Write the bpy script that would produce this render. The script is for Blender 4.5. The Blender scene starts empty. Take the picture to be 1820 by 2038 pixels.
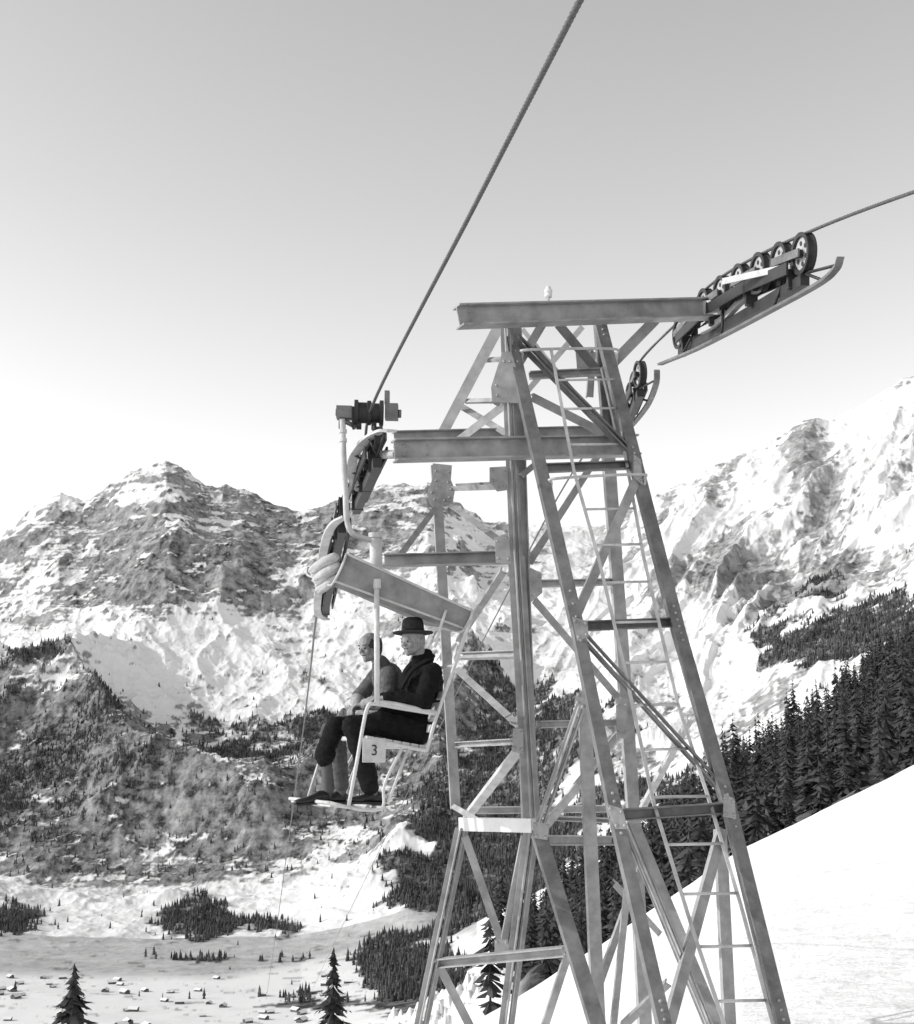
import bpy, bmesh, math, random
import numpy as np
from mathutils import Vector, Matrix, Quaternion
random.seed(5); rng=np.random.default_rng(7)
scene=bpy.context.scene
W0,H0,F=1820.0,2038.0,2600.0
PIT=math.atan((1500-1019)/F); CP,SP=math.cos(PIT),math.sin(PIT)
def ray(px,py):
    x=(px-W0/2)/F; y=-(py-H0/2)/F
    return Vector((x, CP-y*SP, SP+y*CP))
def P(px,py,Y):
    d=ray(px,py); return d*(Y/d.y)
# ---------------------------------------------------------------- camera
cam=bpy.data.cameras.new("camera"); camo=bpy.data.objects.new("camera",cam); scene.collection.objects.link(camo)
cam.sensor_fit='VERTICAL'; cam.sensor_height=24; cam.lens=24*F/H0; cam.clip_start=0.1; cam.clip_end=30000
camo.rotation_euler=(math.pi/2+PIT,0,0); scene.camera=camo
# ---------------------------------------------------------------- light
SUN=Vector((-0.88,-0.08,0.44)).normalized()
w=bpy.data.worlds.new("World"); scene.world=w; w.use_nodes=True
nt=w.node_tree; bg=nt.nodes['Background']
sk=nt.nodes.new('ShaderNodeTexSky'); sk.sky_type='NISHITA'; sk.sun_disc=False
sk.sun_elevation=math.asin(SUN.z); sk.sun_rotation=math.atan2(SUN.x,SUN.y); sk.altitude=1500; sk.air_density=1.0; sk.dust_density=2.0
hs=nt.nodes.new('ShaderNodeHueSaturation'); hs.inputs['Saturation'].default_value=0
tc=nt.nodes.new('ShaderNodeTexCoord'); sx=nt.nodes.new('ShaderNodeSeparateXYZ'); rp=nt.nodes.new('ShaderNodeValToRGB')
el=rp.color_ramp.elements; el[0].position=0.0; el[0].color=(.72,.72,.72,1); el[1].position=1.0; el[1].color=(.40,.40,.40,1)
for p_,v_ in((0.2,0.72),(0.3,0.68),(0.4,0.64),(0.53,0.61)):
    e_=el.new(p_); e_.color=(v_,v_,v_,1)
mx=nt.nodes.new('ShaderNodeVectorMath'); mx.operation='MULTIPLY'; sc_=nt.nodes.new('ShaderNodeVectorMath'); sc_.operation='SCALE'; sc_.inputs['Scale'].default_value=2.25
nt.links.new(sk.outputs[0],hs.inputs['Color']); nt.links.new(tc.outputs['Generated'],sx.inputs[0]); nt.links.new(sx.outputs['Z'],rp.inputs[0])
nt.links.new(hs.outputs[0],mx.inputs[0]); nt.links.new(rp.outputs[0],mx.inputs[1]); nt.links.new(mx.outputs[0],sc_.inputs[0]); nt.links.new(sc_.outputs[0],bg.inputs[0]); bg.inputs[1].default_value=0.15
sl=bpy.data.lights.new("sun","SUN"); sl.energy=2.9; sl.angle=math.radians(0.5); sl.color=(1,0.995,0.99)
so=bpy.data.objects.new("sun",sl); scene.collection.objects.link(so)
so.rotation_euler=SUN.to_track_quat('Z','Y').to_euler()
scene.view_settings.view_transform='Standard'; scene.view_settings.look='None'; scene.view_settings.exposure=0
# ---------------------------------------------------------------- materials
def mat(name,v,rough=0.7,metal=0.0,var=0.25,scale=8.0,bump=0.0,bscale=60,spec=0.3):
    m=bpy.data.materials.new(name); m.use_nodes=True; n=m.node_tree; b=n.nodes['Principled BSDF']
    b.inputs['Roughness'].default_value=rough; b.inputs['Metallic'].default_value=metal
    b.inputs['Specular IOR Level'].default_value=spec
    tc=n.nodes.new('ShaderNodeTexCoord'); nz=n.nodes.new('ShaderNodeTexNoise'); nz.inputs['Scale'].default_value=scale; nz.inputs['Detail'].default_value=8; nz.inputs['Roughness'].default_value=0.65
    cr=n.nodes.new('ShaderNodeValToRGB'); cr.color_ramp.elements[0].position=0.3; cr.color_ramp.elements[1].position=0.7
    a=v*(1-var); c=v*(1+var); cr.color_ramp.elements[0].color=(a,a,a,1); cr.color_ramp.elements[1].color=(c,c,c,1)
    n.links.new(tc.outputs['Object'],nz.inputs['Vector']); n.links.new(nz.outputs['Fac'],cr.inputs[0]); n.links.new(cr.outputs[0],b.inputs['Base Color'])
    if bump>0:
        n2=n.nodes.new('ShaderNodeTexNoise'); n2.inputs['Scale'].default_value=bscale; n2.inputs['Detail'].default_value=4
        bp=n.nodes.new('ShaderNodeBump'); bp.inputs['Strength'].default_value=bump; bp.inputs['Distance'].default_value=0.01
        n.links.new(tc.outputs['Object'],n2.inputs['Vector']); n.links.new(n2.outputs['Fac'],bp.inputs['Height']); n.links.new(bp.outputs[0],b.inputs['Normal'])
    return m
M_steel=mat("painted_steel",0.32,0.5,0,0.35,5,0.25,40)
M_steel_d=mat("weathered_steel",0.16,0.5,0,0.4,6,0.25,40)
M_steel_l=mat("light_steel",0.5,0.5,0,0.25,7)
M_dark=mat("dark_iron",0.035,0.5,0,0.3,9)
M_disc=mat("sheave_disc",0.4,0.5,0,0.3,9)
M_white=mat("white_enamel_and_sunlit",0.7,0.4,0,0.08,9)  # insulator enamel; also painted sunlight on the platform beam
M_cable=mat("steel_rope",0.11,0.5,0.3,0.4,50)
M_tube=mat("tube_paint",0.55,0.4,0,0.15,12)
M_canvas=mat("canvas",0.45,0.9,0,0.3,14,0.5,30)
M_canopy=mat("canopy_metal",0.22,0.6,0,0.35,6,0.2,15)
M_coat=mat("black_wool",0.010,0.95,0,0.4,25,0.4,40,0.1)
M_trou=mat("dark_trousers",0.014,0.95,0,0.4,25,0.4,30,0.1)
M_skin=mat("skin",0.25,0.6,0,0.15,20,0.2,120)
M_hair=mat("hair",0.05,0.9,0,0.4,80)
M_ghair=mat("grey_hair",0.3,0.9,0,0.4,80)
M_felt=mat("felt_hat",0.05,0.95,0,0.2,30,0.2,60,0.1)
M_jack=mat("tweed_jacket",0.10,0.95,0,0.5,30,0.5,60,0.1)
M_jackd=mat("dark_lapel",0.05,0.95,0,0.3,30)
M_ltrou=mat("grey_trousers",0.09,0.95,0,0.3,30,0.4,40,0.1)
M_shoe=mat("leather_shoe",0.02,0.3,0,0.3,30)
M_sock=mat("sock",0.10,0.9,0,0.2,60)
M_eye=mat("eye",0.03,0.2,0,0.1,10)
M_lip=mat("lip",0.18,0.6,0,0.1,10)
M_black=mat("black_paint",0.02,0.5,0,0.1,10)
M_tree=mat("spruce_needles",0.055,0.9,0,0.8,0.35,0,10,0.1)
M_treef=mat("hazed_distant_spruce",0.085,0.95,0,0.75,0.02,0,10,0.0)  # needle colour lightened to stand in for distance haze
M_wood=mat("chalet_wood",0.12,0.9,0,0.4,0.2)
M_snow=mat("roof_snow",0.8,0.8,0,0.03,1)
# ---------------------------------------------------------------- helpers
def link(o,parent=None):
    scene.collection.objects.link(o)
    if parent: o.parent=parent
    return o
def empty(name):
    e=bpy.data.objects.new(name,None); scene.collection.objects.link(e); return e
def obj(name,bm,mats,parent=None,smooth=False):
    me=bpy.data.meshes.new(name); bmesh.ops.recalc_face_normals(bm,faces=bm.faces); bm.to_mesh(me); bm.free()
    for m in (mats if isinstance(mats,list) else [mats]): me.materials.append(m)
    if smooth:
        for p in me.polygons: p.use_smooth=True
    return link(bpy.data.objects.new(name,me),parent)
def box8(bm,o,ax,ay,az,x0,x1,y0,y1,z0,z1,mi=0):
    v=[bm.verts.new(o+ax*x+ay*y+az*z) for z in(z0,z1) for y in(y0,y1) for x in(x0,x1)]
    for f in((0,1,3,2),(4,6,7,5),(0,4,5,1),(1,5,7,3),(3,7,6,2),(2,6,4,0)):
        bm.faces.new([v[i] for i in f]).material_index=mi
TN=Vector((-0.13,1,0)).normalized()   # line direction of the lift
def member(bm,a,b,w,kind='L',t=0.011,flip=1,n=None,ext=0.0,d=None,mi=0):
    n=n or TN; z=(b-a); L=z.length; z.normalize()
    x=z.cross(n); x.normalize()
    if x.x<0: x=-x
    y=n-z*n.dot(z); y.normalize()
    a=a-z*ext; L+=2*ext; h=w/2; d=d or w*0.8
    B=lambda *q: box8(bm,a,x,y,z,*q,0,L,mi)
    if kind=='L':
        B(-h,h,0,t)
        if flip>0: B(-h,-h+t,t,d)
        else: B(h-t,h,t,d)
    elif kind=='I':
        B(-h,-h+t,-d/2,d/2); B(h-t,h,-d/2,d/2); B(-h+t,h-t,-t/2,t/2)
    elif kind=='U':
        B(-h,-h+t,-d/2,d/2); B(h-t,h,-d/2,d/2); B(-h+t,h-t,d/2-t,d/2)
    elif kind=='H':
        for s in(-1,1):
            B(min(s*h,s*0.012),max(s*h,s*0.012),0,t)
            B(min(s*0.012,s*(0.012+t)),max(s*0.012,s*(0.012+t)),-d*0.8,0)
    else: B(-h,h,-t/2,t/2)
def tube(bm,pts,r,seg=8,mi=0,cap=True,lobes=0,pitch=0.25,smooth=True):
    n=len(pts); rings=[]; T=[]
    for i in range(n):
        T.append((pts[min(i+1,n-1)]-pts[max(i-1,0)]).normalized())
    up=Vector((0,0,1)) if abs(T[0].z)<0.9 else Vector((1,0,0))
    u=(up-T[0]*up.dot(T[0])).normalized(); dist=0
    for i in range(n):
        u=(u-T[i]*u.dot(T[i])).normalized(); v=T[i].cross(u)
        if i: dist+=(pts[i]-pts[i-1]).length
        rr=r[i] if isinstance(r,(list,tuple)) else r
        ring=[]
        for k in range(seg):
            an=2*math.pi*k/seg; q=rr
            if lobes: q=rr*(0.86+0.14*math.cos(lobes*(an-2*math.pi*dist/pitch)))
            ring.append(bm.verts.new(pts[i]+u*(q*math.cos(an))+v*(q*math.sin(an))))
        rings.append(ring)
    for i in range(n-1):
        for k in range(seg):
            f=bm.faces.new((rings[i][k],rings[i][(k+1)%seg],rings[i+1][(k+1)%seg],rings[i+1][k])); f.material_index=mi; f.smooth=smooth
    if cap:
        f=bm.faces.new(rings[0]); f.material_index=mi
        f=bm.faces.new(rings[-1]); f.material_index=mi
def arc(pts,n=8):
    out=[]; p=[pts[0]*2-pts[1]]+list(pts)+[pts[-1]*2-pts[-2]]
    for i in range(1,len(p)-2):
        for k in range(n):
            t=k/n
            out.append(0.5*((2*p[i])+(p[i+1]-p[i-1])*t+(2*p[i-1]-5*p[i]+4*p[i+1]-p[i+2])*t*t+(3*p[i]-p[i-1]-3*p[i+1]+p[i+2])*t**3))
    out.append(pts[-1]); return out
def lathe(bm,c,axis,prof,seg=24,mi=0,sx=1.0,ref=None):
    axis=axis.normalized(); ref=ref or (Vector((0,0,1)) if abs(axis.z)<0.9 else Vector((0,1,0)))
    u=(ref-axis*ref.dot(axis)).normalized(); v=axis.cross(u); rings=[]
    for (h,r) in prof:
        rings.append([bm.verts.new(c+axis*h+u*(r*math.cos(2*math.pi*k/seg))+v*(r*sx*math.sin(2*math.pi*k/seg))) for k in range(seg)])
    for i in range(len(rings)-1):
        m_=mi[i] if isinstance(mi,list) else mi
        for k in range(seg):
            f=bm.faces.new((rings[i][k],rings[i][(k+1)%seg],rings[i+1][(k+1)%seg],rings[i+1][k])); f.material_index=m_
    for q,j in((0,0),(-1,-1)):
        f=bm.faces.new(rings[q]); f.material_index=(mi[j] if isinstance(mi,list) else mi)
def rivet(bm,c,r=0.013,n=None):
    n=n or -TN; lathe(bm,c,n,[(0,r),(0.006,r*0.9),(0.011,r*0.45)],8)
# ---------------------------------------------------------------- noise
perm=rng.permutation(512); perm=np.concatenate([perm,perm]); ga=rng.random(512)*2*np.pi; GX,GY=np.cos(ga),np.sin(ga)
def pnoise(x,y):
    xi=np.floor(x).astype(int); yi=np.floor(y).astype(int); xf=x-xi; yf=y-yi
    u=xf*xf*xf*(xf*(xf*6-15)+10); v=yf*yf*yf*(yf*(yf*6-15)+10)
    def g(a,b,dx,dy):
        h=perm[(perm[(xi+a)&511]+yi+b)&511]; return GX[h]*dx+GY[h]*dy
    n00=g(0,0,xf,yf); n10=g(1,0,xf-1,yf); n01=g(0,1,xf,yf-1); n11=g(1,1,xf-1,yf-1)
    return ((n00*(1-u)+n10*u)*(1-v)+(n01*(1-u)+n11*u)*v)*1.5
def fbm(x,y,o=5,g=0.5):
    s=0;a=1;f=1;t=0
    for i in range(o): s=s+a*pnoise(x*f+17.3*i,y*f-9.1*i); t+=a; a*=g; f*=2.03
    return s/t
def ridged(x,y,o=7,g=0.55):
    s=0;a=1;f=1;t=0;wt=1
    for i in range(o):
        n=1-np.abs(pnoise(x*f+31.7*i,y*f+5.9*i))*1.6; n=np.clip(n,0,1)**1.6*wt; wt=np.clip(n*1.5,0.3,1)
        s=s+a*n; t+=a; a*=g; f*=2.07
    return s/t
def sst(a,b,x): t=np.clip((x-a)/(b-a),0,1); return t*t*(3-2*t)
# ---------------------------------------------------------------- terrain
pxn=np.array([-1400,0,600,900,1180,1480,1820,3200.])
lay=[(5,[3200,3000,2800,2700,2600,2550,2500,2400]),
(12,[2700,2500,2400,2300,2180,2100,2045,1900]),
(25,[2600,2450,2300,2150,2000,1850,1740,1600]),
(50,[2500,2400,2200,2062,1890,1682,1517,1300]),
(90,[2400,2350,2200,2110,1970,1770,1600,1400]),
(160,[2350,2300,2190,2090,1900,1690,1520,1300]),
(600,[2250,2180,2120,1990,1790,1560,1310,1000]),
(900,[2230,2160,2110,2000,1830,1620,1400,1050]),
(1800,[2080,2050,2045,2000,1850,1620,1400,1100]),
(2600,[1900,1885,1880,1850,1700,1560,1330,1100]),
(3200,[1700,1700,1690,1640,1490,1400,1200,950]),
(4200,[1350,1330,1330,1340,1270,1200,1000,750])]
sky=[(-1400,1000),(-500,1050),(0,1062),(60,1015),(120,985),(165,995),(215,968),(270,928),(330,908),(375,940),(410,966),(480,975),(540,1000),(600,1018),(640,1012),(700,978),(760,957),(850,962),(900,1000),(960,1035),(1060,1040),(1180,1045),(1290,990),(1350,962),(1450,912),(1540,872),(1600,832),(1650,832),(1700,812),(1760,772),(1820,745),(2400,600),(3200,700)]
cols=np.concatenate([np.linspace(-1400,-60,60,endpoint=False),np.linspace(-60,1880,1100,endpoint=False),np.linspace(1880,3200,60)])
Ys=[l[0] for l in lay]+[5500,8000]
tab=np.array([np.interp(cols,pxn,l[1]) for l in lay]+[np.interp(cols,[s[0] for s in sky],[s[1] for s in sky])]+[np.interp(cols,[s[0] for s in sky],[s[1] for s in sky])+160])
nrow=[14,30,60,34,14,46,14,24,50,150,260,320,14]
rows=[]
for i,nn in enumerate(nrow):
    for k in range(nn): rows.append(Ys[i]*(Ys[i+1]/Ys[i])**(k/nn))
rows=np.array(rows+[8000.]); lr=np.log(rows)
PYg=np.stack([np.interp(lr,np.log(Ys),tab[:,j]) for j in range(len(cols))],1)
for _ in range(6):
    q=PYg.copy(); q[1:-1]=(PYg[:-2]+2*PYg[1:-1]+PYg[2:])/4; keep=(rows>5300)[:,None]; PYg=np.where(keep,PYg,q)
YY,PX=np.meshgrid(rows,cols,indexing='ij')
yy=-(PYg-H0/2)/F; dy=CP-yy*SP; s=YY/dy
X=(PX-W0/2)/F*s; Z=(SP+yy*CP)*s
amp=np.interp(lr,np.log([5,20,50,160,600,900,1800,2600,2900,3400,4300,5000,5500,8000]),[0,.25,.4,2,14,10,4,12,60,150,170,110,22,22])[:,None]
far=(rows>1200)[:,None]
rgt=sst(1000,1250,PX)
gv=PX*0.76+PYg*0.65; gw_=-PX*0.65+PYg*0.76
warp=fbm(X/700,YY/700,3)*60
gul=ridged((gv+warp)/150,gw_/520,5,0.5)-0.45
gul2=ridged((gv+warp)/60+7,gw_/260,5,0.55)-0.45
nfar=(ridged(X/1000+3.1,YY/1200+1.7,7,0.52)-0.45)*1.7
lowr=0.35+0.65*sst(3300,4500,YY)
nfar=nfar*(1-0.8*rgt)+rgt*(gul*0.85+gul2*0.40)*lowr
nnear=fbm(X/22,YY/22,5)+0.22*fbm(X/3,YY/3,4)+0.45*fbm(X/7+3,YY/16,3)
Z=Z+amp*np.where(far,nfar,nnear)
crag=np.interp(rows,[2700,3600,5500],[5,9,12])[:,None]*(rows[:,None]>2700)*(1-0.35*rgt)
Z=Z+crag*(fbm(X/60,YY/60,4)*1.0+(ridged(X/170+5,YY/170,4,0.5)-0.45)*2.2)
gx=np.gradient(Z,axis=1)/np.gradient(X,axis=1); gy=(np.gradient(Z,axis=0)-gx*np.gradient(X,axis=0))/np.gradient(YY,axis=0)
slope=np.sqrt(gx*gx+gy*gy)
def blob(cx,cy,rx,ry): return np.exp(-(((PX-cx)/rx)**2+((PYg-cy)/ry)**2))
n1=fbm(X/420,YY/420,6,0.6); n2=fbm(X/130+9,YY/130,5,0.62); n4=fbm(X/45+3,YY/60,4,0.65)
strata=fbm(X/900+3,Z/22,4,0.6)
left=1-sst(900,1080,PX)
rockb=-0.42+0.75*left*(blob(350,1040,240,90)+0.9*blob(280,1150,260,40)+blob(790,1020,150,80)+0.6*blob(560,1080,140,90)) +0.85*left*(sst(1340,1430,PYg)*(1-sst(1670,1740,PYg))) -0.35*left*blob(150,1240,220,50)-0.2*blob(450,1250,150,40) -0.1*rgt
rock=sst(-0.02,0.26, rockb+0.6*(np.clip(slope,0,2.0)-0.7)+0.9*n1+0.9*n2+0.6*n4+0.7*strata)
st=0.9*(0.35-gul2)*0.5-0.24+0.9*fbm((gv+warp)/60,gw_/200,5,0.62)+0.7*n4+0.55*blob(1450,1150,160,40)+0.55*blob(1640,1010,60,120)+0.4*blob(1700,1130,150,50)+0.4*blob(1600,880,40,60)
streak=sst(0.02,0.26,st)*rgt*0.85
rock=np.where(PX>1080,np.maximum(rock*(1-rgt),streak),rock)
rock=np.where(YY>2650,rock,0)
fb=-0.70+0.85*blob(60,1480,130,100)+1.0*blob(210,1440,40,60)+0.7*blob(480,1400,130,80)+1.2*blob(400,1790,90,60)+0.9*blob(30,1800,60,80)+0.7*blob(560,1830,120,45)+0.5*blob(640,1360,70,110)+0.8*blob(60,1340,100,35) \
   +1.2*blob(900,1800,170,110)+1.1*blob(1040,1400,130,110)+1.0*blob(1180,1560,260,130)+0.8*blob(1000,1700,150,130)+1.1*blob(1560,1290,90,45)+1.3*blob(1740,1230,140,90)+0.3*blob(780,1560,120,80)+0.6*blob(300,1560,120,50)
fb=fb+0.26*left*sst(1380,1480,PYg)*(1-sst(1660,1720,PYg))
forest=sst(-0.08,0.24,fb+1.0*n1+1.0*n2+0.4*n4)
forest=np.where((YY>2500),forest,0)*(1-sst(1872,1886,PYg)*(PX<800))
vf=-0.55+1.3*blob(840,1960,110,90)+0.85*blob(610,1995,90,24)+0.6*blob(420,1900,200,14)+1.0*blob(760,1900,60,40)
vf=sst(-0.02,0.12,vf+0.9*fbm(X/120,YY/90,5,0.65))*((YY>1300)&(YY<2650)&(PX<980))
forest=np.maximum(forest,vf)
nf=sst(105,150,YY)*(1-sst(880,1000,YY))*sst(980,1060,PX)
forest=np.maximum(forest,nf)
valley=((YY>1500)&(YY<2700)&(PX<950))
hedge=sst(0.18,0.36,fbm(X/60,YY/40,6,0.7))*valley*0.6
valley_shade=valley*(1-sst(1925,1950,PYg+0.18*np.clip(PX-450,0,400)))  # band of valley shadow, painted as darker snow albedo
haze=np.interp(YY,[200,2000,5500],[0,0.05,0.18])  # aerial haze painted into rock and forest albedo, lighter with distance
snow=0.82-0.34*valley_shade-0.05*(n2>0.1)
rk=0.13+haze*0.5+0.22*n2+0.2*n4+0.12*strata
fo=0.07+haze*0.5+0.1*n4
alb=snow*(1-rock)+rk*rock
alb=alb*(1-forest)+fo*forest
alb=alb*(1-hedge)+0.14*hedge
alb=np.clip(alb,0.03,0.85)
nr,nc=X.shape; X0=X
X=np.concatenate([X[:1]*14,X[:1]*3,X]); YY2=np.concatenate([YY[:1]*0-60,YY[:1]*0-4,YY]); Z2=np.concatenate([Z[:1],Z[:1],Z]); alb2=np.concatenate([alb[:1],alb[:1],alb]); nr2=nr+2
co=np.stack([X,YY2,Z2],-1).reshape(-1,3)
idx=np.arange(nr2*nc).reshape(nr2,nc)
fc=np.stack([idx[:-1,:-1],idx[:-1,1:],idx[1:,1:],idx[1:,:-1]],-1).reshape(-1,4)
me=bpy.data.meshes.new("mountain_terrain"); me.vertices.add(len(co)); me.vertices.foreach_set('co',co.ravel().astype(np.float32))
me.loops.add(len(fc)*4); me.loops.foreach_set('vertex_index',fc.ravel().astype(np.int32))
me.polygons.add(len(fc)); me.polygons.foreach_set('loop_start',np.arange(0,len(fc)*4,4,dtype=np.int32)); me.polygons.foreach_set('loop_total',np.full(len(fc),4,dtype=np.int32))
me.polygons.foreach_set('use_smooth',np.ones(len(fc),dtype=bool)); me.update()
at=me.attributes.new('ground_kind_haze_shade','FLOAT','POINT'); at.data.foreach_set('value',alb2.ravel().astype(np.float32))  # ground albedo, including the painted haze and valley shadow
m=bpy.data.materials.new("snow_rock_ground"); m.use_nodes=True; n=m.node_tree; b=n.nodes['Principled BSDF']; b.inputs['Roughness'].default_value=0.8; b.inputs['Specular IOR Level'].default_value=0.15
a=n.nodes.new('ShaderNodeAttribute'); a.attribute_name='ground_kind_haze_shade'
tc=n.nodes.new('ShaderNodeTexCoord'); nz=n.nodes.new('ShaderNodeTexNoise'); nz.inputs['Scale'].default_value=0.03; nz.inputs['Detail'].default_value=10; nz.inputs['Roughness'].default_value=0.75
mr=n.nodes.new('ShaderNodeMapRange'); mr.inputs[1].default_value=0.3; mr.inputs[2].default_value=0.7; mr.inputs[3].default_value=-0.34; mr.inputs[4].default_value=0.34
iv=n.nodes.new('ShaderNodeMath'); iv.operation='SUBTRACT'; iv.inputs[0].default_value=0.88
mu=n.nodes.new('ShaderNodeMath'); mu.operation='MULTIPLY'; ad=n.nodes.new('ShaderNodeMath'); ad.operation='ADD'; cl=n.nodes.new('ShaderNodeClamp'); cl.inputs[1].default_value=0.03; cl.inputs[2].default_value=0.85
n.links.new(tc.outputs['Object'],nz.inputs['Vector']); n.links.new(nz.outputs['Fac'],mr.inputs[0]); n.links.new(a.outputs['Fac'],iv.inputs[1])
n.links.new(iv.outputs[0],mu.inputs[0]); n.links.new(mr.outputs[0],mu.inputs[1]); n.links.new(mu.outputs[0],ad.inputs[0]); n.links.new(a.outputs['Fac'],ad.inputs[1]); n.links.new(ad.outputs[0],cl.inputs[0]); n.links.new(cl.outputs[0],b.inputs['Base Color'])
nb_=n.nodes.new('ShaderNodeTexNoise'); nb_.inputs['Scale'].default_value=0.9; nb_.inputs['Detail'].default_value=7; nb_.inputs['Roughness'].default_value=0.6; bp=n.nodes.new('ShaderNodeBump'); bp.inputs['Strength'].default_value=0.8; bp.inputs['Distance'].default_value=0.25
n.links.new(tc.outputs['Object'],nb_.inputs['Vector']); n.links.new(nb_.outputs['Fac'],bp.inputs['Height']); n.links.new(bp.outputs[0],b.inputs['Normal'])
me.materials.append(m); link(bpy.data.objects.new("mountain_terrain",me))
# ---------------------------------------------------------------- trees
def spruce_template(whorls,per,jag,seed,wide=0.20,skip=0.12):
    r=np.random.default_rng(seed); V=[];Fq=[]
    def add(tri):
        i=len(V); V.extend(tri); Fq.append((i,i+1,i+2))
    for k in range(5):
        a0=2*math.pi*k/5;a1=2*math.pi*(k+1)/5
        add([(0.012*math.cos(a0),0.012*math.sin(a0),-0.05),(0.012*math.cos(a1),0.012*math.sin(a1),-0.05),(0,0,0.99)])
    for i in range(whorls):
        h=0.08+0.90*(i/(whorls-1))**0.92+r.normal()*0.006; R=wide*(1-h)**0.85*(0.75+0.5*r.random())+0.010
        for k in range(per):
            if r.random()<skip: continue
            an=2*math.pi*(k+r.random()*0.9)/per+i*0.7; q=R*(0.5+0.7*r.random()); wv=q*(0.22+0.2*r.random()); dr=q*(0.15+0.5*r.random())
            c,s_=math.cos(an),math.sin(an); z0=h+r.normal()*0.010
            tip=(q*c,q*s_,z0-dr)
            l1=(0.55*q*c-wv*s_,0.55*q*s_+wv*c,z0-dr*0.75); r1=(0.55*q*c+wv*s_,0.55*q*s_-wv*c,z0-dr*0.75)
            root=(0,0,z0+0.02); md=(0.62*q*c,0.62*q*s_,z0-dr*0.35)
            add([root,l1,md]); add([root,md,r1]); add([l1,tip,md]); add([r1,md,tip])
            if jag:
                for e in range(4):
                    t=0.25+0.7*r.random(); o=(r.random()-0.5)*2*wv; bx=t*q*c-o*s_; by=t*q*s_+o*c; bz=z0-dr*t; dd=q*0.3
                    add([(bx-dd*0.22*s_,by+dd*0.22*c,bz),(bx+dd*0.22*s_,by-dd*0.22*c,bz),(bx+dd*c*0.7+(r.random()-.5)*dd,by+dd*s_*0.7+(r.random()-.5)*dd,bz-dd*0.8*r.random())])
    return np.array(V,dtype=np.float32),np.array(Fq,dtype=np.int32)
def cone_template(seed):
    r=np.random.default_rng(seed); V=[];Fq=[]
    for (z0,z1,rr) in((0.0,0.55,0.19),(0.3,0.8,0.14),(0.55,1.0,0.09)):
        ring=[(rr*(0.7+0.5*r.random())*math.cos(a_),rr*(0.7+0.5*r.random())*math.sin(a_),z0+r.normal()*0.03) for a_ in [2*math.pi*k/5 for k in range(5)]]
        for k in range(5):
            i=len(V); V.extend([ring[k],ring[(k+1)%5],(0,0,z1)]); Fq.append((i,i+1,i+2))
    return np.array(V,dtype=np.float32),np.array(Fq,dtype=np.int32)
def scatter(name,templ,pos,hts,wid=1.0,seed=1,mt=None):
    r=np.random.default_rng(seed); Vs=[];Fs=[];off=0
    which=r.integers(0,len(templ),len(pos)); ang=r.random(len(pos))*2*np.pi; wd=wid*(0.75+0.5*r.random(len(pos)))
    for i,p in enumerate(pos):
        V,Fq=templ[which[i]]; c,s_=math.cos(ang[i]),math.sin(ang[i]); h=hts[i]
        q=np.empty_like(V); q[:,0]=(V[:,0]*c-V[:,1]*s_)*h*wd[i]+p[0]; q[:,1]=(V[:,0]*s_+V[:,1]*c)*h*wd[i]+p[1]; q[:,2]=V[:,2]*h+p[2]
        Vs.append(q); Fs.append(Fq+off); off+=len(V)
    V=np.concatenate(Vs);Fq=np.concatenate(Fs)
    me=bpy.data.meshes.new(name); me.vertices.add(len(V)); me.vertices.foreach_set('co',V.ravel()); me.loops.add(len(Fq)*3); me.loops.foreach_set('vertex_index',Fq.ravel())
    me.polygons.add(len(Fq)); me.polygons.foreach_set('loop_start',np.arange(0,len(Fq)*3,3,dtype=np.int32)); me.polygons.foreach_set('loop_total',np.full(len(Fq),3,dtype=np.int32)); me.update()
    me.materials.append(mt or M_tree); return link(bpy.data.objects.new(name,me))
cell=np.gradient(X0,axis=1)*np.gradient(YY,axis=0)
inv=(PX>-100)&(PX<1900)
wgt=np.where((YY>1300)&(YY<5000)&inv,(forest**1.4+0.05*sst(1330,1400,PYg)*(PYg<1690)*left+0.004*left*(PYg>1150)),0)*np.abs(cell)**0.6*(PYg<1990); wgt/=wgt.sum()
pick=rng.choice(wgt.size,20000,p=wgt.ravel()); yy_=YY.ravel()[pick]
pos=np.stack([X0.ravel()[pick]+rng.normal(size=len(pick))*3,yy_+rng.normal(size=len(pick))*5,Z.ravel()[pick]-1.5],1)
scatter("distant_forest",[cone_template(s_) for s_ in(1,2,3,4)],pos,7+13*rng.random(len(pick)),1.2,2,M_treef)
wgt=np.where((YY>115)&(YY<850)&(PX>1000)&(PX<2300),forest,0)*np.abs(cell)**0.6; wgt/=wgt.sum()
pick=rng.choice(wgt.size,1500,p=wgt.ravel())
pos=np.stack([X0.ravel()[pick]+rng.normal(size=len(pick))*3,YY.ravel()[pick]+rng.normal(size=len(pick))*4,Z.ravel()[pick]-0.8],1)
hh=np.interp(pos[:,1],[100,160,300,850],[8,12,16,20])*(0.45+0.85*rng.random(len(pick)))
det=[spruce_template(15,8,False,s_,wd_) for s_,wd_ in((11,.2),(12,.17),(13,.23),(14,.19),(15,.15))]
scatter("spruce_forest",det,pos,hh,1.1,3)
for (px,py,Y,h,sd_) in((150,1918,95,17,21),(665,1888,110,17,29)):
    top=P(px,py,Y); scatter("spruce_tree",[spruce_template(34,11,True,sd_,0.26 if sd_==21 else 0.22)],[(top.x,top.y,top.z-h)],[h],1.0,4)
bm=bmesh.new(); r_=random.Random(8)
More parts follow.
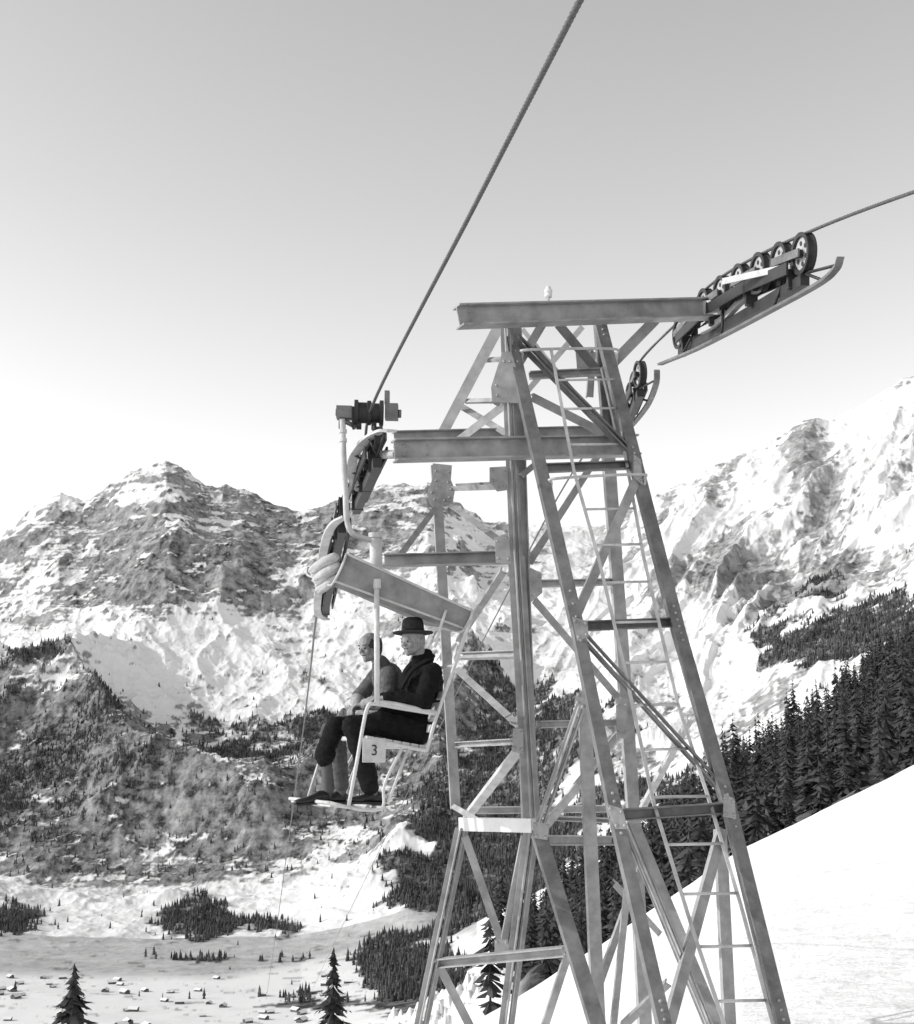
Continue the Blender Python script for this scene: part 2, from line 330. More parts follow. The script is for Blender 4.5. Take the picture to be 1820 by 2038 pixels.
for k in range(60):
    px=r_.uniform(-50,720); t_=r_.random(); Yv=1750+550*t_
    j=int(np.argmin(np.abs(cols-px))); i=int(np.argmin(np.abs(rows-Yv))); c=Vector((X0[i,j],rows[i],Z[i,j]-0.5)); an=r_.uniform(0,3.1); ax=Vector((math.cos(an),math.sin(an),0)); ay=Vector((-ax.y,ax.x,0)); k_=r_.uniform(0.6,1.0)
    if forest[i,j]>0.3: continue
    lx,ly,h=7*k_,5*k_,5*k_; box8(bm,c,ax,ay,Vector((0,0,1)),-lx,lx,-ly,ly,0,h,0)
    for s_ in(-1,1):
        v=[bm.verts.new(c+ax*x_+ay*y_+Vector((0,0,z_))) for x_,y_,z_ in((-lx-1,s_*(ly+1.5),h-0.6),(lx+1,s_*(ly+1.5),h-0.6),(lx+1,0,h+3*k_),(-lx-1,0,h+3*k_))]; bm.faces.new(v).material_index=1
obj("village_chalets",bm,[M_wood,M_snow])
# ---------------------------------------------------------------- lift tower
tower=empty("lift_tower")
bm=bmesh.new()
def mm(x1,y1,d1,x2,y2,d2,wpx,kind='L',flip=1,ext=0.0,d=None,t=0.010,mi=0):
    a=P(x1,y1,d1);b_=P(x2,y2,d2); wd=wpx/F*((d1+d2)/2)*1.0
    member(bm,a,b_,wd,kind,t,flip,None,ext,d,mi)
mm(912,630,9.9,1425,614,11.1,44,'I',d=0.13,t=0.014)
mm(785,897,9.9,1268,887,10.7,44,'I',d=0.12,t=0.014)
mm(785,874,11.4,1215,862,12.2,30,'I',d=0.1)
mm(765,1116,10.9,1022,1109,10.9,26,'U',d=0.08)
mm(1008,640,10.35,1028,1108,10.5,26,'H',d=0.08)
mm(1028,1108,10.5,1060,1640,10.6,34,'H',d=0.08)
mm(1022,640,10.55,1055,1640,10.8,30,'I',d=0.1)
mm(868,925,12.5,908,1610,12.5,19,'L')
mm(1193,640,11.6,1213,900,11.8,22,'U',d=0.08,mi=1)
mm(1213,900,11.8,1265,1640,12.0,24,'L')
mm(992,652,11.3,872,880,12.4,22,'L',1,mi=2)  # lighter steel paints in the sunlit face of this strut
mm(1265,1640,12,1300,2300,12,24,'L')
L1=[(1018,668,10.4),(1150,1240,9.6),(1228,1620,8.95),(1325,2038,8.3),(1410,2400,7.8)]
L2=[(1196,640,10.9),(1268,920,10.4),(1350,1240,10.0),(1455,1605,9.4),(1562,2038,8.8),(1660,2430,8.3)]
for L,wd,fl in((L1,24,1),(L2,24,1)):
    for a,b_ in zip(L[:-1],L[1:]): mm(*a,*b_,wd,'L',fl,0.0,0.09,mi=1)
mm(1165,1390,10.6,1205,2300,10.4,24,'L')
mm(1028,672,10.45,1270,915,10.5,22,'H',d=0.06,mi=1)
mm(1080,932,10.05,1268,925,10.5,18,'U',d=0.06,mi=1)
mm(1268,955,10.35,1148,1225,9.75,18,'L')
mm(1145,1247,9.7,1354,1238,10.1,20,'U',d=0.06,mi=1)
mm(1158,1262,9.65,1456,1592,9.55,20,'H',d=0.06,mi=1)
mm(1230,1622,9.0,1460,1607,9.5,22,'U',d=0.07,mi=1)
mm(1440,1650,9.45,1335,2038,8.45,20,'L')
mm(1246,1640,9.0,1560,2400,8.5,20,'H',d=0.05)
mm(1080,645,10.5,985,805,10.5,18,'L'); mm(1112,645,11.2,1225,780,11.4,20,'L',-1,mi=1)
mm(1305,636,10.9,1205,738,10.9,22,'L'); mm(1040,655,12.3,1110,740,12.4,10,'L',mi=2); mm(1160,650,12.3,1040,790,12.3,12,'L',mi=2)
mm(1055,747,10.7,1195,740,10.9,16,'U',d=0.05); mm(1060,790,10.6,1215,868,10.9,18,'L',-1)
mm(960,714,11.8,1004,712,11.3,9,'L'); mm(925,797,12,1005,795,11.5,9,'L'); mm(1012,800,10.5,905,882,11.2,16,'L')
mm(918,808,12.2,1008,862,11.6,14,'L',-1); mm(1180,700,11.6,1175,790,11.6,14,'L')
mm(1060,690,10.9,1230,880,11.0,14,'L',-1,mi=1); mm(1205,730,11.2,1240,880,11,16,'L',mi=1)
mm(905,970,12.4,1000,966,10.8,14,'U',d=0.05); mm(868,1010,12.4,795,1108,11,12,'L'); mm(900,1005,12.4,1012,1088,10.6,15,'L',-1)
mm(1002,1140,10.6,912,1278,12.4,13,'L'); mm(918,1306,12.5,1040,1302,10.7,14,'U',d=0.05)
mm(908,1330,12.5,1038,1448,10.7,14,'L',-1); mm(910,1482,12.5,1040,1475,10.7,12,'U',d=0.05); mm(1032,1498,10.6,928,1632,12.3,16,'L',mi=2)
mm(1055,1118,10.7,1208,880,11.9,14,'L'); mm(1065,1162,10.7,1222,1158,11.9,14,'U',d=0.05); mm(1065,1195,10.7,1232,1390,11.9,14,'L',-1)
mm(1040,945,10.5,1120,880,11.2,12,'L'); mm(1072,1442,10.8,1244,1438,11.9,14,'U',d=0.05)
mm(1165,1380,9.5,1076,1640,10.4,20,'H',d=0.05); mm(1232,1462,11.9,1090,1642,10.7,14,'L',mi=2); mm(1375,1435,10.4,1278,1615,12.0,12,'L',mi=2)
mm(1150,1560,11.0,1235,1455,11.9,10,'L')
mm(918,1640,10.9,1062,1643,10.4,26,'R',t=0.06,mi=3); mm(950,1613,12.3,1240,1609,12.4,14,'U',d=0.06,mi=2); mm(1090,1628,11,1232,1634,10.8,10,'U',d=0.06,mi=2)  # first beam is white to paint in its sunlit face
mm(1085,1672,10.6,1222,1673,11.8,18,'U',d=0.06); mm(900,1603,12.5,965,1640,11.5,10,'L')
mm(920,1650,10.9,838,2045,10.6,27,'H',d=0.07); mm(838,2045,10.6,770,2380,10.4,27,'H',d=0.07)
mm(1058,1655,10.5,1008,2045,10.7,30,'H',d=0.07); mm(1008,2045,10.7,975,2330,10.8,30,'H',d=0.07)
mm(1072,1650,10.3,1192,2040,9.4,28,'L',1,0,0.1,mi=1); mm(1192,2040,9.4,1290,2360,9,28,'L',1,0,0.1,mi=1)
mm(926,1665,10.8,1002,1885,10.7,15,'L',-1); mm(1045,1665,10.5,1002,1885,10.7,13,'L'); mm(868,1917,10.7,1125,1893,9.9,18,'U',d=0.06)
mm(876,1925,10.7,945,2060,10.7,16,'L',-1); mm(1132,1900,9.9,1080,2060,10.1,14,'L'); mm(1262,1640,10.9,1430,2045,10,24,'L'); mm(1430,2045,10,1550,2350,9.5,24,'L')
mm(1436,1650,11.6,1455,2045,11.4,22,'L'); mm(1455,2045,11.4,1470,2300,11.3,22,'L'); mm(1252,1750,10.2,1222,2045,10.3,12,'L'); mm(1290,1690,11.9,1180,2000,10.5,13,'L')
mm(1330,1960,9.2,1240,2045,9.6,14,'L'); mm(1315,1860,11.9,1225,1760,10.8,12,'L',-1)
def plate(pts,Yf,t=0.01):
    top=[P(x,y,Yf) for x,y in pts]; f=[bm.verts.new(p) for p in top]; g=[bm.verts.new(p+TN*t) for p in top]; k=len(pts)
    bm.faces.new(f); bm.faces.new(g[::-1])
    for i in range(k): bm.faces.new((f[i],g[i],g[(i+1)%k],f[(i+1)%k]))
G=[([(1000,700),(1018,700),(1046,790),(1044,803),(980,800),(978,770)],10.30),([(862,922),(900,926),(898,955),(906,975),(902,1000),(888,1008),(858,1006),(850,985),(862,950)],12.35),([(975,930),(1010,928),(1012,975),(990,978),(975,958)],10.42),
([(985,1070),(1012,1060),(1018,1122),(988,1120)],10.36),([(1052,1128),(1078,1140),(1080,1180),(1056,1200)],10.5),([(1148,1378),(1175,1378),(1178,1398),(1160,1412),(1145,1400)],9.4),
([(1226,1390),(1250,1390),(1248,1470),(1228,1470)],11.7),([(1022,1450),(1042,1450),(1042,1500),(1020,1496)],10.45),([(985,1870),(1012,1870),(1014,1905),(986,1905)],10.55),([(1140,1228),(1170,1236),(1172,1268),(1150,1275)],9.45),
([(1262,905),(1276,915),(1280,965),(1262,950)],10.3),([(1442,1580),(1462,1590),(1466,1630),(1440,1625)],9.3),([(1145,690),(1182,692),(1182,742),(1150,742)],11.4),([(1060,1635),(1095,1640),(1090,1672),(1064,1668)],10.2),([(1208,1600),(1240,1610),(1250,1650),(1226,1650)],8.85)]
for pts,Yf in G: plate(pts,Yf)
obj("lattice_members",bm,[M_steel,M_steel_d,M_steel_l,M_white],tower)
bm=bmesh.new()
for pts,Yf in G:
    cx=sum(p[0] for p in pts)/len(pts); cy=sum(p[1] for p in pts)/len(pts)
    for x,y in pts: rivet(bm,P(cx+(x-cx)*0.68,cy+(y-cy)*0.68,Yf-0.001),0.014)
for i,x in enumerate([935,990,1003,1035,1075,1100,1108,1175,1190,1270,1335,1400]):
    f_=(x-912)/513; Yb=9.9+1.2*f_
    for dy_ in(-9,9): rivet(bm,P(x,630-16*f_+dy_,Yb-0.01),0.014)
for x in(805,850,960,1008,1020,1035,1105,1150,1200,1240):
    f_=(x-785)/483; Yb=9.9+0.8*f_
    for dy_ in(-9,9): rivet(bm,P(x,897-10*f_+dy_,Yb-0.01),0.014)
for L in(L1,L2):
    for a,b_ in zip(L[:-1],L[1:]):
        for tt in(0.02,0.06,0.1,0.9,0.94,0.98): 
            q=P(*a).lerp(P(*b_),tt); rivet(bm,q-TN*0.002,0.012)
obj("rivets",bm,M_steel,tower,True)
bm=bmesh.new()
SL=[(1095,700,10.45),(1140,940,10.15),(1188,1110,9.95),(1240,1330,9.7),(1298,1600,9.25),(1375,1850,8.85),(1440,2045,8.55),(1560,2400,8.1)]
SR=[(1222,705,10.85),(1240,900,10.55),(1278,1110,10.2),(1345,1400,9.8),(1410,1600,9.5),(1470,1800,9.2),(1535,2045,8.9),(1640,2400,8.4)]
def yi(S,y): return P(np.interp(y,[s_[1] for s_ in S],[s_[0] for s_ in S]),y,float(np.interp(y,[s_[1] for s_ in S],[s_[2] for s_ in S])))
nb=-TN*0.05
for S in(SL,SR): 
    for a,b_ in zip(S[:-1],S[1:]): member(bm,P(*a)+nb,P(*b_)+nb,0.024,'R',0.012)
for y in(760,817,888,1016,1087,1161,1240,1320,1404,1492,1586,1680,1778,1882,1990,2100,2220,2340): tube(bm,[yi(SL,y)+nb,yi(SR,y-2)+nb],0.010,8)
for pts in ([(1040,735,10.5),(1040,705,10.4),(1055,696,10.3),(1215,694,10.7),(1228,706,10.8),(1222,730,10.85)],[(1098,985,10.1),(1098,962,10.0),(1110,952,9.9),(1270,944,10.2),(1284,952,10.3),(1280,980,10.4)]):
    tube(bm,arc([P(*p) for p in pts],5),0.012,8)
obj("ladder",bm,M_steel_l,tower)
bm=bmesh.new(); c=P(1092,600,10.3)
lathe(bm,c,Vector((0,0,1)),[(0,0.012),(0.035,0.012),(0.036,0.028),(0.06,0.033),(0.07,0.024),(0.075,0.033),(0.10,0.034),(0.105,0.022),(0.128,0.020),(0.132,0.005)],14)
obj("insulator",bm,M_white,tower,True)
def wheel(bm,c,ax,r,wd=0.07):
    h=wd/2
    prof=[(-h*0.4,0.02),(-h*0.4,r*0.78),(-h,r*0.80),(-h,r),(-h*0.75,r*1.0),(-h*0.3,r*0.92),(h*0.3,r*0.92),(h*0.75,r),(h,r),(h,r*0.80),(h*0.4,r*0.78),(h*0.4,0.02)]
    lathe(bm,c,ax,prof,28,[1,0,0,0,0,0,0,0,0,0,1,1])
    lathe(bm,c,ax,[(-wd*0.8,r*0.2),(wd*0.8,r*0.2)],12,0)
    for s_ in(-1,1):
        for k in range(6):
            an=k*math.pi/3; u=Vector((0,0,1)); v=ax.cross(u).normalized(); u=v.cross(ax)
            d_=(u*math.cos(an)+v*math.sin(an)); lathe(bm,c+d_*r*0.5+ax*(s_*h*0.4),ax*s_,[(0,r*0.12),(0.004,r*0.12)],10,0)
def strip(bm,pts,wd,th,side,mi=0):
    n=len(pts);rg=[]
    for i in range(n):
        T=(pts[min(i+1,n-1)]-pts[max(i-1,0)]).normalized(); nn=T.cross(side).normalized()
        rg.append([bm.verts.new(pts[i]+side*a_+nn*b_) for a_,b_ in((-wd/2,-th/2),(wd/2,-th/2),(wd/2,th/2),(-wd/2,th/2))])
    for i in range(n-1):
        for k in range(4): bm.faces.new((rg[i][k],rg[i][(k+1)%4],rg[i+1][(k+1)%4],rg[i+1][k])).material_index=mi
    bm.faces.new(rg[0]).material_index=mi; bm.faces.new(rg[-1]).material_index=mi
AX=Vector((1,0.16,0.03)).normalized(); DN=Vector((0,0,-1))
def train(name,ws,r,guard,gw=0.06,barh=0.06,gm=2):
    bm=bmesh.new(); C_=[P(*q) for q in ws]
    for c in C_: wheel(bm,c,AX,r)
    for i in range(0,len(C_)-1,2):
        for s_ in(-0.06,0.06):
            a=C_[i]+AX*s_;b_=C_[i+1]+AX*s_; z=(b_-a).normalized(); x=AX; y=z.cross(x)
            box8(bm,a-z*0.05,x,y,z,-0.007,0.007,-barh/2,barh/2,0,(b_-a).length+0.1,3)
    mids=[(C_[i]+C_[i+1])/2 for i in range(0,len(C_)-1,2)]
    for a,b_ in zip(mids[:-1],mids[1:]):
        for s_ in(-0.085,0.085):
            p=a+AX*s_+DN*0.10;q=b_+AX*s_+DN*0.10; z=(q-p).normalized(); y=z.cross(AX)
            box8(bm,p-z*0.1,AX,y,z,-0.008,0.008,-0.045,0.045,0,(q-p).length+0.2,0)
    a=C_[0]+DN*0.2; b_=C_[-1]+DN*0.2; z=(b_-a).normalized(); y=z.cross(AX)
    box8(bm,a,AX,y,z,-0.035,0.035,-0.04,0.04,0,(b_-a).length,0)
    for m_ in mids:
        box8(bm,m_+DN*0.1,AX,Vector((0,1,0)),DN,-0.05,0.05,-0.03,0.03,0,0.14,0)
    g=arc([P(*q) for q in guard],6); strip(bm,g,gw,0.022,AX,gm)
    for i in range(4,len(g)-3,7):
        k=min(C_,key=lambda c:(c-g[i]).length); tube(bm,[g[i],k+DN*0.15],0.012,6,0)
    obj(name,bm,[M_dark,M_disc,M_steel_l,M_steel_d],tower)
    return [c+Vector((0,0,r*0.95)) for c in C_]
T1=train("sheave_train_upper_outer",[(1600,505,9.0),(1556,522,9.4),(1514,541,9.85),(1474,562,10.3),(1438,584,10.8),(1404,608,11.3),(1378,636,11.8),(1355,664,12.4)],0.155,
 [(1673,512,8.6),(1664,535,8.6),(1630,565,8.8),(1540,615,9.5),(1450,663,10.6),(1380,698,11.7),(1314,725,12.9)],0.055,0.06,3)
T2=train("sheave_train_lower_outer",[(1274,745,13.0),(1266,765,13.5),(1258,786,14.0),(1250,808,14.5)],0.14,[(1308,737,12.6),(1306,765,12.8),(1290,805,13.6),(1262,842,14.6),(1246,856,15)],0.06,0.06,3)
T3=train("sheave_train_near",[(752,872,10.1),(742,893,10.4),(732,915,10.7),(724,936,11.0),(716,955,11.3),(710,972,11.6)],0.10,
 [(780,858,9.9),(760,858,9.95),(730,875,10.1),(706,905,10.4),(700,935,10.7),(706,962,11.0),(718,976,11.2)],0.08)
T4=train("sheave_train_far",[(682,1010,11.9),(676,1040,12.3),(672,1070,12.7),(666,1098,13.1),(660,1125,13.5),(655,1150,13.9),(650,1172,14.2),(646,1190,14.5)],0.10,
 [(690,1028,11.7),(668,1040,11.8),(652,1065,12.1),(642,1110,12.8),(638,1150,13.4),(632,1200,14.0),(634,1222,14.3),(650,1233,14.4)],0.08)
bm=bmesh.new()
tube(bm,[P(735,906,10.6),P(790,904,9.95)],0.035,10); tube(bm,[P(665,1120,13.2),P(800,1116,10.95)],0.03,10)
strip(bm,arc([P(1395,660,11.3),P(1440,635,10.9),P(1475,600,10.4),P(1512,572,9.9)],6),0.05,0.05,AX); strip(bm,[P(1400,612,11.1),P(1440,612,10.8)],0.1,0.12,AX)
strip(bm,[P(1575,530,9.2),P(1440,560,10.0)],0.02,0.05,AX)
obj("sheave_brackets",bm,M_steel_l,tower)
# ---------------------------------------------------------------- cables
def cable(name,keys,r=0.0125):
    pts=arc([k if isinstance(k,Vector) else P(*k) for k in keys],10); out=[pts[0]]
    for a,b_ in zip(pts[:-1],pts[1:]):
        k=max(1,min(400,int((b_-a).length/(0.012 if max(a.y,b_.y)<12 else 0.5))))
        for j in range(1,k+1): out.append(a.lerp(b_,j/k))
    bm=bmesh.new(); tube(bm,out,r,12,0,True,6,0.22); return obj(name,bm,M_cable)
cable("haul_cable",[(1560,-790,2.2),(1155,0,4.0),(950,400,6.0),(742,806,9.95),T3[3],T4[0],T4[4],(632,1215,14.9),(595,1520,25),(548,1868,70),(530,1990,130)],0.0135)
cable("haul_cable",[(3200,-80,3.0),(1822,381,7.4),T1[0],T1[3],T1[5],T1[7],T2[0],T2[3],(1125,965,18.4),(1010,1182,22.8),(850,1500,39),(668,1872,102),(620,1975,170)],0.0135)
# ---------------------------------------------------------------- chair
Cc=Vector((-0.40,0.9165,0)).normalized(); Ff=Vector((-0.9165,-0.40,0)).normalized(); UZ=Vector((0,0,1)); O=P(850,1488,9.9)
def C(px,py,s=0.0):
    d=ray(px,py); t=(O.dot(Cc)+s)/d.dot(Cc); return d*t
chair=empty("chairlift_chair")
bm=bmesh.new(); Wc=1.02
for s_ in(0.0,Wc):
    o=Cc*s_
    q=lambda x,y:C(x,y,0)+o
    tube(bm,arc([q(936,1236),q(905,1325),q(868,1430),q(852,1484),q(840,1492),q(735,1470)],5),0.0145,8)
    if s_==0:
        tube(bm,arc([q(868,1421),q(800,1410),q(745,1401),q(732,1408),q(724,1440),q(710,1520),q(694,1606)],5),0.0145,8)
        tube(bm,[q(870,1419),q(790,1402),q(748,1396)],0.017,8)
        tube(bm,[q(750,1162),q(751,1402)],0.021,10)
    else: tube(bm,[q(735,1470),q(694,1606)],0.012,8)
    tube(bm,arc([q(694,1606),q(725,1612),q(762,1606),q(766,1560),q(800,1490)],5),0.012,8)
    tube(bm,[q(812,1492),q(772,1600)],0.011,8)
tube(bm,arc([C(888,1214),C(878,1246),C(866,1288)],4),0.011,8)
for x,y in((936,1236),(852,1486),(735,1470),(694,1606),(762,1608),(868,1430),(905,1325)): tube(bm,[C(x,y),C(x,y)+Cc*Wc],0.0135,8)
tube(bm,[C(658,1598),C(658,1598)+Cc*Wc],0.0135,8)
for s_ in(0,Wc): tube(bm,[C(658,1598)+Cc*s_,C(700,1608)+Cc*s_],0.012,8)
obj("tubular_frame",bm,M_tube,chair)
bm=bmesh.new()
def slat(a,b_,wd,th,dirv,s0=0.02,s1=Wc-0.02):
    nrm=Cc.cross(dirv).normalized(); box8(bm,a,Cc,dirv,nrm,s0,s1,-wd/2,wd/2,-th/2,th/2)
for i in range(7):
    t=i/6; a=C(845,1486).lerp(C(740,1468),t); slat(a,None,0.055,0.02,(C(740,1468)-C(845,1486)).normalized())
for i in range(4):
    t=i/5; a=C(860,1450).lerp(C(900,1340),t); slat(a,None,0.06,0.018,(C(900,1340)-C(860,1450)).normalized())
for i in range(3):
    a=C(668,1603).lerp(C(755,1612),i/2.0); slat(a,None,0.07,0.018,Ff)
obj("slatted_seat",bm,M_tube,chair)
bm=bmesh.new()
A=C(690,1102,0);B=C(941,1216,0); D1=(B-A).normalized()
prof=[(0.0,0.0),(-0.005,-0.10),(0.03,-0.20),(0.10,-0.245),(0.3,-0.20),(0.6,-0.12),(Wc*0.9,-0.05),(Wc,0.03)]
pr=arc([Vector((a_,b_,0)) for a_,b_ in prof],4)
N1=D1.cross(Cc).normalized(); N1=N1 if N1.z>0 else -N1
ga_=[];L=(B-A).length
for i in range(13):
    t=i/12; sc=1.0-0.35*t
    ga_.append([A+D1*(L*t)+Cc*(p.x)+N1*(p.y*sc) for p in pr])
gv_=[[bm.verts.new(p) for p in r0] for r0 in ga_]
for i in range(12):
    for k in range(len(pr)-1): bm.faces.new((gv_[i][k],gv_[i][k+1],gv_[i+1][k+1],gv_[i+1][k])).smooth=True
co_=obj("canopy",bm,M_canopy,chair); sm=co_.modifiers.new("thickness","SOLIDIFY"); sm.thickness=0.012
bm=bmesh.new(); kk=9
tube(bm,[r0[0] for r0 in ga_],0.010,8); tube(bm,[r0[kk] for r0 in ga_],0.010,8); tube(bm,ga_[0],0.009,8); tube(bm,ga_[-1],0.012,8)
tube(bm,[C(936,1236),C(936,1236)+Cc*Wc],0.02,8)
lathe(bm,C(751,1158,-0.0),Vector((0,0,1)),[(-0.05,0.03),(0.02,0.03)],10)
obj("canopy_rim",bm,M_steel_l,chair)
bm=bmesh.new(); r_=random.Random(3)
for k in range(8):
    b0=C(668+k*2.4,1112+k*6.5-(k%3)*5,0.01*k+0.02)
    tube(bm,arc([b0+UZ*0.03,b0+Ff*(0.05+0.02*(k%2))+Cc*0.08-UZ*0.01,b0+Ff*0.10+Cc*0.25-UZ*(0.05+0.015*(k%3)),b0+Ff*0.06+Cc*0.45-UZ*0.04],5),[0.012+0.026*math.sin(math.pi*min(1,(j+1.5)/14))for j in range(16)],10)
obj("rolled_canvas_cover",bm,M_canvas,chair,True)
bm=bmesh.new(); S=0.5
tube(bm,arc([C(682,835,S),C(684,900,S),C(688,980,S),C(691,1035,S),C(703,1062,S),C(735,1074,S),C(752,1076,S)],6),0.023,10)
tube(bm,[C(748,1064,S),C(750,1170,S)],0.05,14); lathe(bm,C(748,1066,S),Vector((0,0,1)),[(-.02,0.058),(0.02,0.058)],14)
for y in(862,880): lathe(bm,C(683,y,S),Vector((0,0,1)),[(0,0.032),(0.03,0.032)],10)
obj("hanger_arm",bm,M_steel_l,chair)
bm=bmesh.new(); e=Vector((1,0.1,0.0)).normalized(); up=Vector((0,0,1)); fy=Vector((0,1,0))
c=C(735,822,S)
lathe(bm,c-e*0.12,e,[(0,0.07),(0.0,0.105),(0.03,0.105),(0.035,0.085),(0.10,0.085),(0.105,0.10),(0.135,0.10),(0.14,0.08),(0.2,0.08),(0.205,0.105),(0.235,0.105),(0.235,0.03)],24)
for s_ in(-0.10,0.02): lathe(bm,c+e*s_-up*0.10,e,[(0,0.04),(0.04,0.04)],12)
box8(bm,c,e,fy,up,-0.135,-0.118,-0.05,0.05,-0.13,0.04)
obj("cable_grip",bm,M_dark,chair)
bm=bmesh.new()
box8(bm,c,e,fy,up,-0.26,-0.136,-0.05,0.05,-0.055,0.045); box8(bm,c,e,fy,up,-0.24,-0.19,-0.04,0.04,-0.14,-0.056); box8(bm,c,e,fy,up,0.13,0.235,-0.05,0.05,-0.05,0.075)
box8(bm,c,e,fy,up,0.125,0.165,-0.03,0.03,0.076,0.185); tube(bm,[c+e*0.236,c+e*0.26],0.035,10); tube(bm,[c-e*0.27,c-e*0.26],0.03,10); tube(bm,[c-e*0.23-up*0.055,c-e*0.1-up*0.12],0.02,8)
obj("grip_housing",bm,M_steel_d,chair)
bm=bmesh.new(); z=UZ; cpl=C(745,1494,-0.03)
box8(bm,cpl,Ff,Cc,z,-0.09,0.09,-0.004,0.004,-0.085,0.09); pl=obj("number_plate",bm,M_steel_l,chair)
bv=pl.modifiers.new("b","BEVEL"); bv.width=0.003
cu=bpy.data.curves.new("number","FONT"); cu.body="3"; cu.size=0.11; cu.extrude=0.001; cu.align_x='CENTER'; cu.align_y='CENTER'; cu.materials.append(M_black)
no=bpy.data.objects.new("number",cu); link(no,chair)
rm=Matrix((-Ff,UZ,-Cc)).transposed().to_4x4(); no.matrix_world=Matrix.Translation(cpl-Cc*0.007)@rm
# ---------------------------------------------------------------- people
def ball(bm,c,r,seg=12):
    bmesh.ops.create_uvsphere(bm,u_segments=seg,v_segments=max(6,seg//2+2),radius=r,matrix=Matrix.Translation(c))
def figure(name,prims,mats,parent,voxel=0.007,seed=0,fold=1.0):
    bm=bmesh.new()
    for (a,ra,b_,rb,_l) in prims:
        ball(bm,a,ra); ball(bm,b_,rb); dd=b_-a; L=dd.length
        if L>1e-4: tube(bm,[a,b_],[ra,rb],14)
    me=bpy.data.meshes.new(name+"_t"); bm.to_mesh(me); bm.free(); o=bpy.data.objects.new(name+"_t",me); scene.collection.objects.link(o)
    rm=o.modifiers.new("r","REMESH"); rm.mode='VOXEL'; rm.voxel_size=voxel; rm.use_smooth_shade=True
    smo=o.modifiers.new("s","SMOOTH"); smo.factor=0.5; smo.iterations=3
    dg=bpy.context.evaluated_depsgraph_get(); me2=bpy.data.meshes.new_from_object(o.evaluated_get(dg)); bpy.data.objects.remove(o)
    co=np.empty(len(me2.vertices)*3); me2.vertices.foreach_get('co',co); co=co.reshape(-1,3)
    best=np.full(len(co),1e9); lab=np.zeros(len(co),int)
    for (a,ra,b_,rb,l) in prims:
        A_=np.array(a);B_=np.array(b_);D_=B_-A_;L2_=max(D_@D_,1e-9); t=np.clip(((co-A_)@D_)/L2_,0,1); d_=np.linalg.norm(co-(A_+t[:,None]*D_),axis=1)-(ra+(rb-ra)*t)
        k=d_<best; best[k]=d_[k]; lab[k]=l
    nrm=np.empty(len(me2.vertices)*3); me2.vertices.foreach_get('normal',nrm); nrm=nrm.reshape(-1,3)
    if name=="body":
        cloth=np.isin(lab,[0,1]); f_=fbm(co[:,0]*9+co[:,2]*5+seed,co[:,2]*14-co[:,1]*6,3)*0.012+(0.5-np.abs(fbm(co[:,2]*20+co[:,0]*9,co[:,0]*5-co[:,1]*5+seed,2))*2)*0.006
        co+=nrm*(f_*cloth*fold)[:,None]; me2.vertices.foreach_set('co',co.ravel())
    for m_ in mats: me2.materials.append(m_)
    nf=len(me2.polygons); lv=np.empty(len(me2.loops),dtype=np.int32); me2.loops.foreach_get('vertex_index',lv); ls=np.empty(nf,dtype=np.int32); me2.polygons.foreach_get('loop_start',ls)
    me2.polygons.foreach_set('material_index',lab[lv[ls]].astype(np.int32)); me2.polygons.foreach_set('use_smooth',np.ones(nf,dtype=bool)); me2.name=name; me2.update()
    ob=bpy.data.objects.new(name,me2); return link(ob,parent)
def hand(pr,wrist,d,palm,thumb,lab):
    d=d.normalized(); palm=(palm-d*palm.dot(d)).normalized(); th=(thumb-d*thumb.dot(d)-palm*thumb.dot(palm)).normalized()
    for k in(-1,0,1): pr.append((wrist+th*(0.012*k),0.018,wrist+d*0.075+th*(0.024*k),0.013,lab))
    for k,(o,l) in enumerate(((0.033,0.036),(0.011,0.041),(-0.011,0.038),(-0.032,0.030))):
        b0=wrist+d*0.08+th*o; b1=b0+(d*0.85+palm*0.5).normalized()*l; b2=b1+(d*0.35+palm*0.95).normalized()*l*0.7; b3=b2+(palm-d*0.3).normalized()*l*0.5
        pr+= [(b0,0.0100,b1,0.0092,lab),(b1,0.0092,b2,0.0085,lab),(b2,0.0085,b3,0.0075,lab)]
    t0=wrist+d*0.02+th*0.025; t1=t0+(d*0.6+th*0.7+palm*0.3).normalized()*0.04; t2=t1+(d*0.9+palm*0.5).normalized()*0.032
    pr+= [(t0,0.013,t1,0.0115,lab),(t1,0.0115,t2,0.009,lab)]
